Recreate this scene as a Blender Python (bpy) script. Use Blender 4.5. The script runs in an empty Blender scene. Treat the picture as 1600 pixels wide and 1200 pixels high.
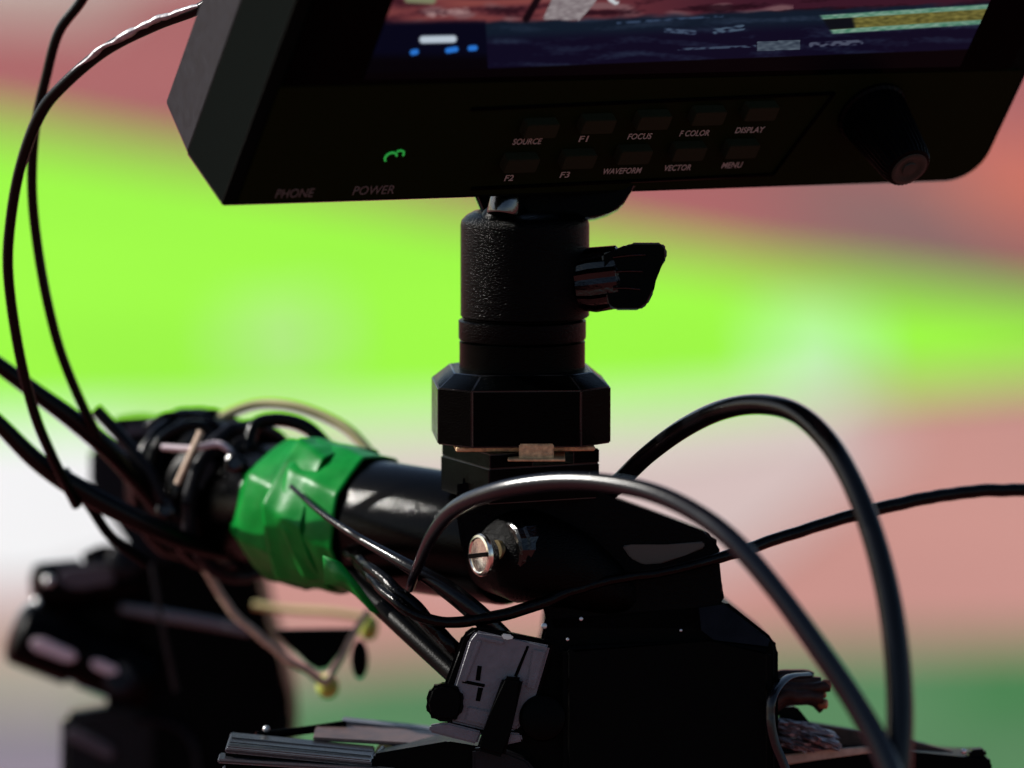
import bpy, bmesh, math, random
from mathutils import Vector, Matrix, noise
random.seed(7)
R_ = math.radians
# ------------------------------------------------------------------ camera, world, sun, exposure
TH = R_(6.5)                      # camera looks slightly down
CAM = Vector((0, 0, 1.6))
FW = Vector((0, math.cos(TH), -math.sin(TH)))
UP = Vector((0, math.sin(TH), math.cos(TH)))
RT = Vector((1, 0, 0))
FOCAL = 200.0
W0 = 0.230                        # width of the view at the working distance (m)
S = W0 / 1600.0
DIST = W0 * FOCAL / 36.0
DP = DIST / S
C0 = CAM + FW * DIST
sc = bpy.context.scene
cd = bpy.data.cameras.new('camera'); cam = bpy.data.objects.new('camera', cd)
sc.collection.objects.link(cam); sc.camera = cam
cam.location = CAM; cam.rotation_euler = (math.pi/2 - TH, 0, 0)
cd.lens = FOCAL; cd.sensor_width = 36; cd.clip_start = 0.05; cd.clip_end = 2000
cd.dof.use_dof = True; cd.dof.focus_distance = DIST + 260*S; cd.dof.aperture_fstop = 7.5
cd.dof.aperture_blades = 0

SUN_EL, SUN_AZ = R_(34), R_(-76)      # azimuth from +Y towards +X
w = bpy.data.worlds.new("World"); sc.world = w; w.use_nodes = True
nt = w.node_tree; nt.nodes.clear()
sky = nt.nodes.new('ShaderNodeTexSky'); sky.sky_type = 'NISHITA'; sky.sun_disc = False
sky.sun_elevation = SUN_EL; sky.sun_rotation = SUN_AZ
bg = nt.nodes.new('ShaderNodeBackground'); bg.inputs[1].default_value = 0.08
out = nt.nodes.new('ShaderNodeOutputWorld')
nt.links.new(sky.outputs[0], bg.inputs[0]); nt.links.new(bg.outputs[0], out.inputs[0])
sd = bpy.data.lights.new('sun', 'SUN'); sd.energy = 5.0; sd.angle = R_(0.5); sd.color = (1, .96, .9)
sun = bpy.data.objects.new('sun', sd); sc.collection.objects.link(sun)
sv = Vector((math.sin(SUN_AZ)*math.cos(SUN_EL), math.cos(SUN_AZ)*math.cos(SUN_EL), math.sin(SUN_EL)))
sun.rotation_euler = sv.to_track_quat('Z', 'Y').to_euler()
sc.view_settings.view_transform = 'Standard'; sc.view_settings.look = 'None'
sc.view_settings.gamma = 1; sc.view_settings.exposure = 0.75
sc.view_settings.use_curve_mapping = False

# ------------------------------------------------------------------ materials
def mat(name, col, rough=.5, metal=0, spec=.5, bump=0, bscale=3000, var=0, vscale=400, coat=0, ior=1.5):
    m = bpy.data.materials.new(name); m.use_nodes = True
    n = m.node_tree.nodes; l = m.node_tree.links; b = n['Principled BSDF']
    b.inputs['Base Color'].default_value = (*col, 1); b.inputs['Roughness'].default_value = rough
    b.inputs['Metallic'].default_value = metal; b.inputs['Specular IOR Level'].default_value = spec
    b.inputs['IOR'].default_value = ior
    if coat: b.inputs['Coat Weight'].default_value = coat; b.inputs['Coat Roughness'].default_value = .1
    tc = n.new('ShaderNodeTexCoord')
    if bump:
        nz = n.new('ShaderNodeTexNoise'); nz.inputs['Scale'].default_value = bscale; nz.inputs['Detail'].default_value = 3
        bp = n.new('ShaderNodeBump'); bp.inputs['Strength'].default_value = bump; bp.inputs['Distance'].default_value = .0004
        l.new(tc.outputs['Object'], nz.inputs['Vector']); l.new(nz.outputs[0], bp.inputs['Height']); l.new(bp.outputs[0], b.inputs['Normal'])
    if var:
        nz = n.new('ShaderNodeTexNoise'); nz.inputs['Scale'].default_value = vscale; nz.inputs['Detail'].default_value = 4
        rp = n.new('ShaderNodeValToRGB'); l.new(tc.outputs['Object'], nz.inputs['Vector']); l.new(nz.outputs[0], rp.inputs[0])
        rp.color_ramp.elements[0].position = .3; rp.color_ramp.elements[1].position = .7
        rp.color_ramp.elements[0].color = (*[c*(1-var) for c in col], 1); rp.color_ramp.elements[1].color = (*[min(1, c*(1+var)) for c in col], 1)
        l.new(rp.outputs[0], b.inputs['Base Color'])
        mr = n.new('ShaderNodeMapRange'); mr.inputs[3].default_value = max(0, rough-.12); mr.inputs[4].default_value = min(1, rough+.12)
        l.new(nz.outputs[0], mr.inputs[0]); l.new(mr.outputs[0], b.inputs['Roughness'])
    return m
def emis(name, col, st=1):
    m = bpy.data.materials.new(name); m.use_nodes = True
    b = m.node_tree.nodes['Principled BSDF']; b.inputs['Base Color'].default_value = (0, 0, 0, 1)
    b.inputs['Emission Color'].default_value = (*col, 1); b.inputs['Emission Strength'].default_value = st
    return m
def s2l(r, g, b):
    f = lambda c: ((c/255+.055)/1.055)**2.4 if c > 10 else c/255/12.92
    return (f(r), f(g), f(b))
M = dict(
    case=mat('monitor_shell', (.0135, .0135, .0165), .5, 0, .5, .15, 5000, .2, ior=1.15),
    frame=mat('monitor_frame', (.0012, .0026, .0022), .6, 0, .5, .1, 5000, ior=1.07),
    face=mat('monitor_face', (.0042, .0070, .0016), .6, 0, .5, .08, 6000, ior=1.07),
    glass=mat('screen_glass', (.0003, .0003, .0003), .15, 0, .5, ior=1.06),
    button=mat('rubber_button', (.011, .0135, .007), .6, 0, .5, .1, 6000, ior=1.1),
    black=mat('black_plastic', (.0004, .0004, .0005), .36, 0, .5, .2, 2500, .3, 300, ior=1.10),
    metal=mat('black_anodised', (.0003, .0004, .0004), .2, 0, .5, .25, 2600, .3, 300, ior=1.09),
    leather=mat('textured_grip', (.0004, .0004, .0004), .24, 0, .5, .9, 2300, ior=1.12),
    tube=mat('glossy_grip', (.0003, .0003, .0003), .12, 0, .5, .22, 2600, ior=1.17),
    post=mat('post_finish', (.0003, .0003, .0003), .15, 0, .5, .8, 2400, ior=1.11),
    soft=mat('black_rubber', (.0004, .0004, .0005), .34, 0, .5, .2, 2500, ior=1.12),
    cable=mat('black_cable', (.0005, .0005, .0006), .25, 0, .5, .08, 1500, ior=1.22),
    cable_thin=mat('black_thin_cable', (.0004, .0004, .0004), .16, 0, .5, .35, 1400, ior=1.2),
    cable_grey=mat('grey_sheath_cable', (.002, .002, .004), .25, 0, .5, .1, 1200, ior=1.4),
    braid=mat('silver_braid', (.26, .25, .26), .42, .3, .5, .3, 900, .4, 500),
    tape=mat('green_tape', (.0003, .135, .016), .34, 0, .5, .12, 500, .2, 150, ior=1.2),
    brass=mat('worn_brass', (.42, .28, .14), .5, .2, .5, .5, 1800, .45, 900),
    steel=mat('bright_steel', (.62, .58, .50), .22, 1, .5, .1, 1500, .15, 800),
    gloss=mat('gloss_black', (.0008, .0008, .0008), .16, 0, .5, .3, 1500, ior=1.4),
    thread=mat('dark_brass_thread', (.14, .11, .05), .3, .7, .5, .6, 2500),
    grey_web=mat('grey_webbing', (.13, .125, .135), .7, 0, .3, .3, 1500),
    sheen=mat('pale_sheen_wire', (.0015, .0015, .002), .19, 0, .5, .15, 1800, ior=1.3),
    darksteel=mat('dark_steel', (.10, .10, .10), .18, 1, .5, .15, 900),
    screw=mat('small_screw', (.45, .45, .45), .3, .7, .5),
    cap=mat('dial_end', (.008, .014, .010), .45, 0, .5, .2, 4000, ior=1.3),
    latch=mat('grey_latch', (.085, .085, .098), .40, 0, .4, .25, 2500, .15, 500),
    rail=mat('dark_rail', (.012, .012, .015), .32, 0, .4, .4, 2500, .3, 700),
    rail_brown=mat('brown_plate', (.07, .045, .042), .5, 0, .4, .2, 2000, .3, 300),
    bundle=mat('bundle_sheath', (.022, .008, .005), .45, 0, .5, .4, 1500, .6, 300, ior=1.3),
    brown=mat('brown_leather', (.06, .024, .014), .6, 0, .3, .4, 1500, .5, 300),
    copper=mat('copper_ends', (.22, .08, .03), .5, .1, .4, .3, 1500, .5, 500),
    foil=mat('crumpled_foil', (.17, .14, .145), .35, .4, .5, .6, 300),
    tan=mat('tan_cord', (.36, .27, .20), .7, 0, .3, .4, 2500, .2, 500),
    cream=mat('cream_cable', (.36, .32, .15), .5, 0, .4, .1, 1500),
    yellow=mat('yellow_bead', (.30, .36, .05), .5, 0, .4),
    web=mat('beige_webbing', (.40, .34, .15), .7, 0, .2, .3, 2500),
    pinkwhite=mat('pale_tape_and_glint', (.50, .42, .44), .6, 0, .3),  # pale strap tape; also colours the painted glints
    greygear=mat('grey_fabric', (.055, .05, .06), .7, 0, .3, .3, 1500),
    darkgear=mat('dark_gear', (.004, .004, .0055), .4, 0, .5, .3, 1500, .4, 200, ior=1.2),
    ink=mat('panel_ink', (.23, .25, .23), .6, 0, .2),
    plate=mat('oval_badge', (.030, .024, .017), .5, 0, .4, .1, 2500),
    ink_dim=mat('panel_ink_dim', (.085, .085, .08), .6, 0, .1),
    led=emis('green_light', (.02, .42, .06), .35),
)
EDGE = {'black_anodised': mat('highlight_metal_edge', (.003, .003, .0035), .2, 0, .35, .1, 2200, .5, 150),  # paler, glossier bevel colour stands in for highlight lines along the edges
        'dark_rail': mat('highlight_rail_edge', (.10, .10, .11), .25, .3, .6, .3, 2200),  # bright edge colour painted in as a highlight along the rails
        'monitor_frame': mat('frame_edge', (.004, .005, .005), .4, 0, .5, ior=1.25)}
# ------------------------------------------------------------------ geometry helpers (working space: X right, Y up, Z away; unit = S metres)
G = Matrix((( RT.x*S, UP.x*S, FW.x*S, C0.x), (RT.y*S, UP.y*S, FW.y*S, C0.y), (RT.z*S, UP.z*S, FW.z*S, C0.z), (0, 0, 0, 1)))
def P(x, y, d=0.0):
    k = (DP+d)/DP
    return Vector(((x-800)*k, (600-y)*k, d))
def K(d): return (DP+d)/DP
VZ = Vector((0, math.cos(TH), -math.sin(TH)))     # true vertical
VY = Vector((0, math.sin(TH), math.cos(TH)))      # true horizontal, away
VX = Vector((1, 0, 0))
def frame(o, x=VX, y=VZ, z=VY):
    m = Matrix.Identity(4)
    for i, a in enumerate((x, y, z, o)):
        for j in range(3): m[j][i] = a[j]
    return m
def yaw(a):
    c, s = math.cos(R_(a)), math.sin(R_(a))
    return VX*c+VY*s, VZ, -VX*s+VY*c
def axis_frame(o, ax):
    z = ax.normalized(); h = Vector((0, 1, 0)) if abs(z.y) < .9 else Vector((1, 0, 0))
    x = h.cross(z).normalized(); y = z.cross(x)
    return frame(o, x, y, z)
class MB:
    def __init__(s): s.bm = bmesh.new()
    def merge(s, b, m):
        b.transform(G @ m)
        bmesh.ops.recalc_face_normals(b, faces=b.faces)
        me = bpy.data.meshes.new('t'); b.to_mesh(me); b.free(); s.bm.from_mesh(me); bpy.data.meshes.remove(me); return s
    def prism(s, pts, z0, z1, m=Matrix.Identity(4), bevel=0, seg=2, taper=None):
        b = bmesh.new()
        cx = sum(p[0] for p in pts)/len(pts); cy = sum(p[1] for p in pts)/len(pts)
        t = taper or 1
        v0 = [b.verts.new((p[0], p[1], z0)) for p in pts]
        v1 = [b.verts.new((cx+(p[0]-cx)*t, cy+(p[1]-cy)*t, z1)) for p in pts]
        b.faces.new(v0); b.faces.new(list(reversed(v1))); n = len(pts)
        for i in range(n): b.faces.new((v0[i], v1[i], v1[(i+1) % n], v0[(i+1) % n]))
        if bevel: bmesh.ops.bevel(b, geom=b.edges[:], offset=bevel, segments=seg, affect='EDGES', clamp_overlap=True, material=1)
        return s.merge(b, m)
    def out(s, pts, d, t, bevel=3, seg=2, taper=None):
        """side profile given where it stands at depth d, with thickness t"""
        k = K(d)
        return s.prism([((x-800)*k, (600-y)*k) for x, y in pts], d, d+t, bevel=bevel, seg=seg, taper=taper)
    def box(s, m, sx, sy, sz, bevel=3, seg=2, o=(0, 0, 0)):
        x, y, z = o
        return s.prism([(x-sx/2, y-sy/2), (x+sx/2, y-sy/2), (x+sx/2, y+sy/2), (x-sx/2, y+sy/2)], z-sz/2, z+sz/2, m, bevel, seg)
    def lathe(s, m, prof, seg=48, rib=0, ribn=0):
        """profile of (z, r) round local z"""
        b = bmesh.new(); rings = []
        for z, r in prof:
            rings.append([b.verts.new(((r+(rib if (ribn and i % 2) else 0))*math.cos(2*math.pi*i/seg), (r+(rib if (ribn and i % 2) else 0))*math.sin(2*math.pi*i/seg), z)) for i in range(seg)])
        for a, c in zip(rings, rings[1:]):
            for i in range(seg): b.faces.new((a[i], a[(i+1) % seg], c[(i+1) % seg], c[i]))
        b.faces.new(rings[0]); b.faces.new(list(reversed(rings[-1])))
        return s.merge(b, m)
    def cyl(s, p0, p1, r, r2=None, bv=3, seg=40):
        r2 = r if r2 is None else r2
        L = (p1-p0).length
        return s.lathe(axis_frame(p0, p1-p0), [(0, r-bv), (bv*.3, r-bv*.3), (bv, r), (L-bv, r2), (L-bv*.3, r2-bv*.3), (L, r2-bv)], seg)
    def sphere(s, c, r, sc3=(1, 1, 1)):
        b = bmesh.new(); bmesh.ops.create_uvsphere(b, u_segments=24, v_segments=14, radius=r)
        bmesh.ops.scale(b, vec=sc3, verts=b.verts)
        return s.merge(b, Matrix.Translation(c))
    def tube(s, pts, r, seg=14, n=10, flat=1.0, wob=0, lump=0):
        pts = [Vector(p) for p in pts]
        rs = r if isinstance(r, (list, tuple)) else [r]*len(pts)
        pp = [pts[0]*2-pts[1]]+pts+[pts[-1]*2-pts[-2]]; rr = [rs[0]]+list(rs)+[rs[-1]]
        path = []; rad = []
        for i in range(1, len(pp)-2):
            for k in range(n):
                t = k/n; a, b_, c, d = pp[i-1:i+3]
                path.append(.5*((2*b_)+(c-a)*t+(2*a-5*b_+4*c-d)*t*t+(3*b_-a-3*c+d)*t**3)); rad.append(rr[i]*(1-t)+rr[i+1]*t)
        path.append(pts[-1]); rad.append(rs[-1])
        if wob:
            sd_ = random.random()*100
            path = [p+wob*Vector((noise.noise(p*.03+Vector((sd_, 0, 0))), noise.noise(p*.03+Vector((0, sd_, 9))), noise.noise(p*.03+Vector((5, 3, sd_))))) for p in path]
        b = bmesh.new(); rings = []
        t0 = (path[1]-path[0]).normalized(); nrm = Vector((0, 0, 1)); nrm = (nrm-t0*nrm.dot(t0)).normalized()
        for i, p in enumerate(path):
            t = (path[min(i+1, len(path)-1)]-path[max(i-1, 0)]).normalized()
            nrm = (nrm-t*nrm.dot(t)).normalized(); bn = t.cross(nrm)
            q = rad[i]*(1+(lump*noise.noise(p*.06) if lump else 0))
            rings.append([b.verts.new(p+nrm*q*math.cos(2*math.pi*j/seg)+bn*q*flat*math.sin(2*math.pi*j/seg)) for j in range(seg)])
        for a, c in zip(rings, rings[1:]):
            for j in range(seg): b.faces.new((a[j], a[(j+1) % seg], c[(j+1) % seg], c[j]))
        b.faces.new(rings[0]); b.faces.new(list(reversed(rings[-1])))
        return s.merge(b, Matrix.Identity(4))
    def build(s, name, m, parent=None, origin=None, angle=35):
        bm = s.bm
        if origin is None:
            lo = Vector([min(v.co[i] for v in bm.verts) for i in range(3)]); hi = Vector([max(v.co[i] for v in bm.verts) for i in range(3)])
            origin = Vector(((lo.x+hi.x)/2, (lo.y+hi.y)/2, lo.z))
        bmesh.ops.translate(bm, verts=bm.verts, vec=-origin)
        me = bpy.data.meshes.new(name); bm.to_mesh(me); bm.free()
        for p in me.polygons: p.use_smooth = True
        me.set_sharp_from_angle(angle=R_(angle))
        me.materials.append(m)
        me.materials.append(EDGE.get(m.name, m))
        o = bpy.data.objects.new(name, me); sc.collection.objects.link(o)
        if parent:
            o.parent = parent; o.location = origin-wpos(parent)
        else: o.location = origin
        o['_w'] = list(origin)
        return o
def wpos(o):
    return Vector(o['_w'])
def thing(name, label, cat, at, group=None):
    o = bpy.data.objects.new(name, None); sc.collection.objects.link(o)
    o.location = G @ at; o['_w'] = list(o.location); o.empty_display_size = .01
    return tag(o, label, cat, group)
def tag(o, label, cat, group=None):
    o['label'] = label; o['category'] = cat
    if group: o['group'] = group
    return o

# ------------------------------------------------------------------ the ground: pitch, track, lines (real sheets lying on the ground)
def gp(x, y):
    d = FW*DIST + RT*((x-800)*S) + UP*((600-y)*S); t = -CAM.z/d.z
    p = CAM+d*t; return (p.x, p.y)
def gmat(name, col, var, sc_, rough=.9):
    m = mat(name, col, rough, 0, .1, 0, 1, var, sc_); return m
def sheet(name, pts, z, m):
    b = bmesh.new(); vs = [b.verts.new((x, y, 0)) for x, y in pts]; f = b.faces.new(vs)
    if f.normal.z < 0: f.normal_flip()
    f.normal_update()
    if f.normal.z < 0: f.normal_flip()
    me = bpy.data.meshes.new(name); b.to_mesh(me); b.free(); me.materials.append(m)
    o = bpy.data.objects.new(name, me); sc.collection.objects.link(o); o.location.z = z; o['kind'] = 'structure'; return o
sheet('ground', [(-400, -60), (400, -60), (400, 900), (-400, 900)], 0, gmat('far_track', (0.22, 0.062, 0.060), .15, .25))
def pxsheet(name, pts, z, m): return sheet(name, [gp(*p) for p in pts], z, m)
pxsheet('far_pavement', [(-3000, -60), (4000, -60), (4000, -120), (-3000, -120)], .004, gmat('far_pavement', (0.38, 0.34, 0.29), .1, .3))
pxsheet('far_pavement', [(-600, 10), (160, 25), (240, -60), (-600, -60)], .008, gmat('pale_pavement', (0.3, 0.25, 0.21), .1, .3))
pxsheet('running_track', [(1400, 240), (1900, 200), (1900, 420), (1560, 350)], .008, gmat('orange_track', (0.33, 0.085, 0.055), .1, .4))
pxsheet('pitch_grass', [(-900, 60), (0, 200), (400, 275), (800, 355), (1200, 425), (1600, 478), (2600, 560), (2600, 440+80), (1600, 590), (1300, 620), (1000, 648), (500, 665), (0, 672), (-900, 660)], .012, gmat('bright_grass', (0.19, 0.53, 0.018), .12, .8))
pxsheet('mauve_track', [(1150, 290), (1440, 260), (1560, 350), (1750, 480), (1350, 440)], .0085, gmat('mauve_track', (.14, .068, .062), .1, .4))
pxsheet('pale_turf', [(350, 500), (520, 480), (530, 580), (360, 590)], .016, gmat('pale_turf', (.27, .46, .14), .1, 1))
pxsheet('pale_turf', [(1190, 500), (1350, 510), (1360, 620), (1200, 600)], .016, gmat('pale_turf', (.30, .50, .24), .1, 1))
pxsheet('touchline', [(-900, 660), (0, 672), (500, 665), (1000, 648), (1300, 620), (1310, 655), (1000, 705), (500, 730), (0, 740), (-900, 730)], .018, gmat('white_line_paint', (0.45, 0.45, 0.36), .05, 2))
pxsheet('pale_apron', [(1000, 700), (1300, 640), (1420, 700), (1150, 900), (700, 900), (500, 730)], .012, gmat('pale_apron', (0.38, 0.29, 0.27), .06, 1))
pxsheet('near_track', [(-900, 700), (0, 700), (1600, 600), (2600, 500), (2600, 960), (1600, 1010), (1000, 1030), (300, 1090), (-900, 1080)], .008, gmat('pink_track', (0.33, 0.155, 0.13), .10, 1))
pxsheet('white_mat', [(-900, 650), (200, 680), (250, 900), (60, 950), (-900, 950)], .020, gmat('white_mat', (0.51, 0.50, 0.49), .03, 1))
pxsheet('near_grass', [(-900, 1060), (300, 1070), (650, 1040), (1000, 1025), (1600, 1010), (2600, 960), (2600, 2400), (-900, 2400)], .012, gmat('dull_grass', (0.048, 0.125, 0.048), .2, 2.5))  # duller, darker green than the pitch
pxsheet('deep_green_grass', [(1480, 1050), (1900, 1030), (1900, 1110), (1500, 1120)], .016, gmat('darker_grass', (0.022, 0.12, 0.028), .1, 2))  # patch of slightly darker, more saturated green
pxsheet('beige_path', [(-900, 1010), (330, 1010), (560, 1060), (250, 1120), (-900, 1120)], .016, gmat('beige_path', (0.24, 0.21, 0.16), .08, 2))
pxsheet('grey_path', [(-900, 1140), (120, 1135), (240, 1290), (-900, 1300)], .020, gmat('grey_path', (0.15, 0.125, 0.15), .08, 2))

# ------------------------------------------------------------------ field monitor
mr = Vector((.870, .045, .49)); mn = Vector((.388, -.678, -.624)); mn.normalize()
mr = (mr-mn*mr.dot(mn)).normalized(); mu = mr.cross(mn); mu = mu if mu.y > 0 else -mu
MO = P(345, 322, 0)
def Mf(off=0): return frame(MO+mn*off, mr, mu, mn)       # local z = out of the face
def inv(x, y, off=0):
    """where the sight line through a photo point meets the plane of the face"""
    o = Vector((0, 0, -DP)); d = P(x, y, 0)-o; q = MO+mn*off
    t = (q-o).dot(mn)/d.dot(mn); p = o+d*t-q
    return (p.dot(mr), p.dot(mu))
def proj(a, b, off=0):
    p = MO+mn*off+mr*a+mu*b; k = DP/(DP+p.z); return (800+p.x*k, 600-p.y*k)
mon = thing('field_monitor', 'black camera-top video monitor tilted downwards with ten buttons and a lit picture', 'monitor', MO)
brx, bry = inv(1530, 262)
urx, ury = inv(1600, 122)
WID = brx+6; HGT = 1050
def rrect(x0, y0, x1, y1, rs, n=8):
    pts = []
    for (cx, cy, a0, r) in ((x0, y0, 180, rs[0]), (x1, y0, 270, rs[1]), (x1, y1, 0, rs[2]), (x0, y1, 90, rs[3])):
        sx = 1 if a0 in (180, 90) else -1; sy = 1 if a0 in (180, 270) else -1
        for i in range(n+1):
            a = R_(a0+90*i/n); pts.append((cx+sx*r+r*math.cos(a), cy+sy*r+r*math.sin(a)))
    return pts
skew = (urx-brx-0)/(ury-bry) if ury > bry else 0
print('monitor', WID, bry, urx, ury, skew)
MB().prism(rrect(-8, -5, WID+8, HGT+5, (6, 62, 40, 10)), -128, 0, Mf(), 3, 2, taper=WID/(WID+16)).build('front_frame', M['frame'], mon)
MB().prism(rrect(-4, 0, WID+4, HGT, (8, 62, 42, 12)), -132.5, -127, Mf(), 0).build('seam', M['glass'], mon)
MB().prism(rrect(-2, -1, WID+2, HGT, (10, 60, 40, 10)), -243, -131, Mf(), 4, 3, taper=(WID+16)/(WID+4)).build('back_shell', M['case'], mon)
# lower panel and glass
gl, gb = inv(590, 128); gx1, gb2 = inv(1547, 114)
gy = (gb+gb2)/2+4
panel = MB().prism(rrect(26, 8, WID-10, gy-3, (4, 54, 4, 4)), 0.5, 3, Mf(), .8, 1).build('front_panel', M['face'], mon)
MB().prism(rrect(30, gy, WID-40, HGT-30, (4, 10, 10, 4)), 0.5, 4, Mf(), .8, 1).build('screen_glass', M['glass'], mon)
# raised outline groove round the button field
gpt = [inv(735, 168), inv(1302, 143), inv(1206, 270), inv(735, 292)]
b = MB()
for p, q in zip(gpt, gpt[1:]):
    f = Mf(4); b.cyl((f @ Vector((*p, 0))), (f @ Vector((*q, 0))), 3.2, bv=.5, seg=8)
b.build('panel_groove', M['glass'], panel)
# buttons
rows = ([(846, 208), (935, 201), (1022, 195), (1108, 188), (1190, 181)], [(815, 262), (905, 256), (992, 249), (1077, 244), (1160, 240)])
for row in rows:
    for (x, y) in row:
        a, c = inv(x, y, 22)
        MB().prism(rrect(a-30, c-12, a+30, c+17, (4, 4, 4, 4), 3), 3, 22, Mf(), 2.5, 2).build('function_button', M['button'], mon)
# knob
ka, kb = inv(1360, 172, 0)
kf = Mf()
kc = kf @ Vector((ka, kb, 0))
def kfr(off): return frame(kc+mn*off, mr, mu, mn)
knob = MB().lathe(kfr(3), [(0, 60), (6, 60), (10, 56), (132, 41), (142, 37), (144, 32)], 64, 1.6, 1).build('control_knob', M['black'], mon, angle=25)
MB().lathe(kfr(146.5), [(0, 32), (2, 32), (3, 30), (3, 24), (1, 21), (1, 13), (3, 12), (3.5, 1)], 48).build('knob_cap', M['cap'], knob)
# lettering
def text(body, cx, cy, width, m, parent, off=4.2, h=None, name='lettering', bold=.0):
    cu = bpy.data.curves.new('tx', 'FONT'); cu.body = body; cu.align_x = 'CENTER'; cu.align_y = 'CENTER'; cu.extrude = .01; cu.offset = bold; cu.resolution_u = 3
    o = bpy.data.objects.new('tx', cu); sc.collection.objects.link(o)
    dg = bpy.context.evaluated_depsgraph_get(); me = bpy.data.meshes.new_from_object(o.evaluated_get(dg))
    bpy.data.objects.remove(o)
    xs = [v.co.x for v in me.vertices]; ys = [v.co.y for v in me.vertices]
    sx = width/(max(xs)-min(xs)); sy = (h/(max(ys)-min(ys))) if h else sx
    mx = (max(xs)+min(xs))/2; my = (max(ys)+min(ys))/2
    b = bmesh.new(); b.from_mesh(me); bpy.data.meshes.remove(me)
    a, c = inv(cx, cy, off)
    for v in b.verts: v.co = Vector((a+(v.co.x-mx)*sx, c+(v.co.y-my)*sy, v.co.z*20))
    q = MB(); q.merge(b, Mf(off)); return q.build(name, m, parent)
for t, x, y, wd in (('SOURCE', 824, 221, 52), ('F1', 912, 217, 16), ('FOCUS', 1000, 213, 44), ('F COLOR', 1086, 208, 56), ('DISPLAY', 1172, 203, 54),
                    ('F2', 796, 278, 16), ('F3', 883, 273, 17), ('WAVEFORM', 972, 267, 72), ('VECTOR', 1059, 262, 52), ('MENU', 1144, 258, 38)):
    text(t, x, y, wd, M['ink'], panel, h=12.5, bold=.012)
text('PHONE', 461, 302, 66, M['ink_dim'], panel, h=18)
text('POWER', 585, 297, 74, M['ink_dim'], panel, h=18)
# green power mark: an open ring with a stroke
b = MB(); f = Mf(5)
ca, cb = inv(617, 243, 5)
def arc(cx, cy, r, a0, a1): return [f @ Vector((cx+r*math.cos(R_(a)), cy+r*math.sin(R_(a)), 0)) for a in range(a0, a1+1, 20)]
b.tube(arc(ca-6, cb-4, 10, 20, 220), 2.0, 8, 3); b.tube(arc(ca+7, cb+2, 8, -20, 140), 1.8, 8, 3)
b.build('power_light', M['led'], mon)
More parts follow.
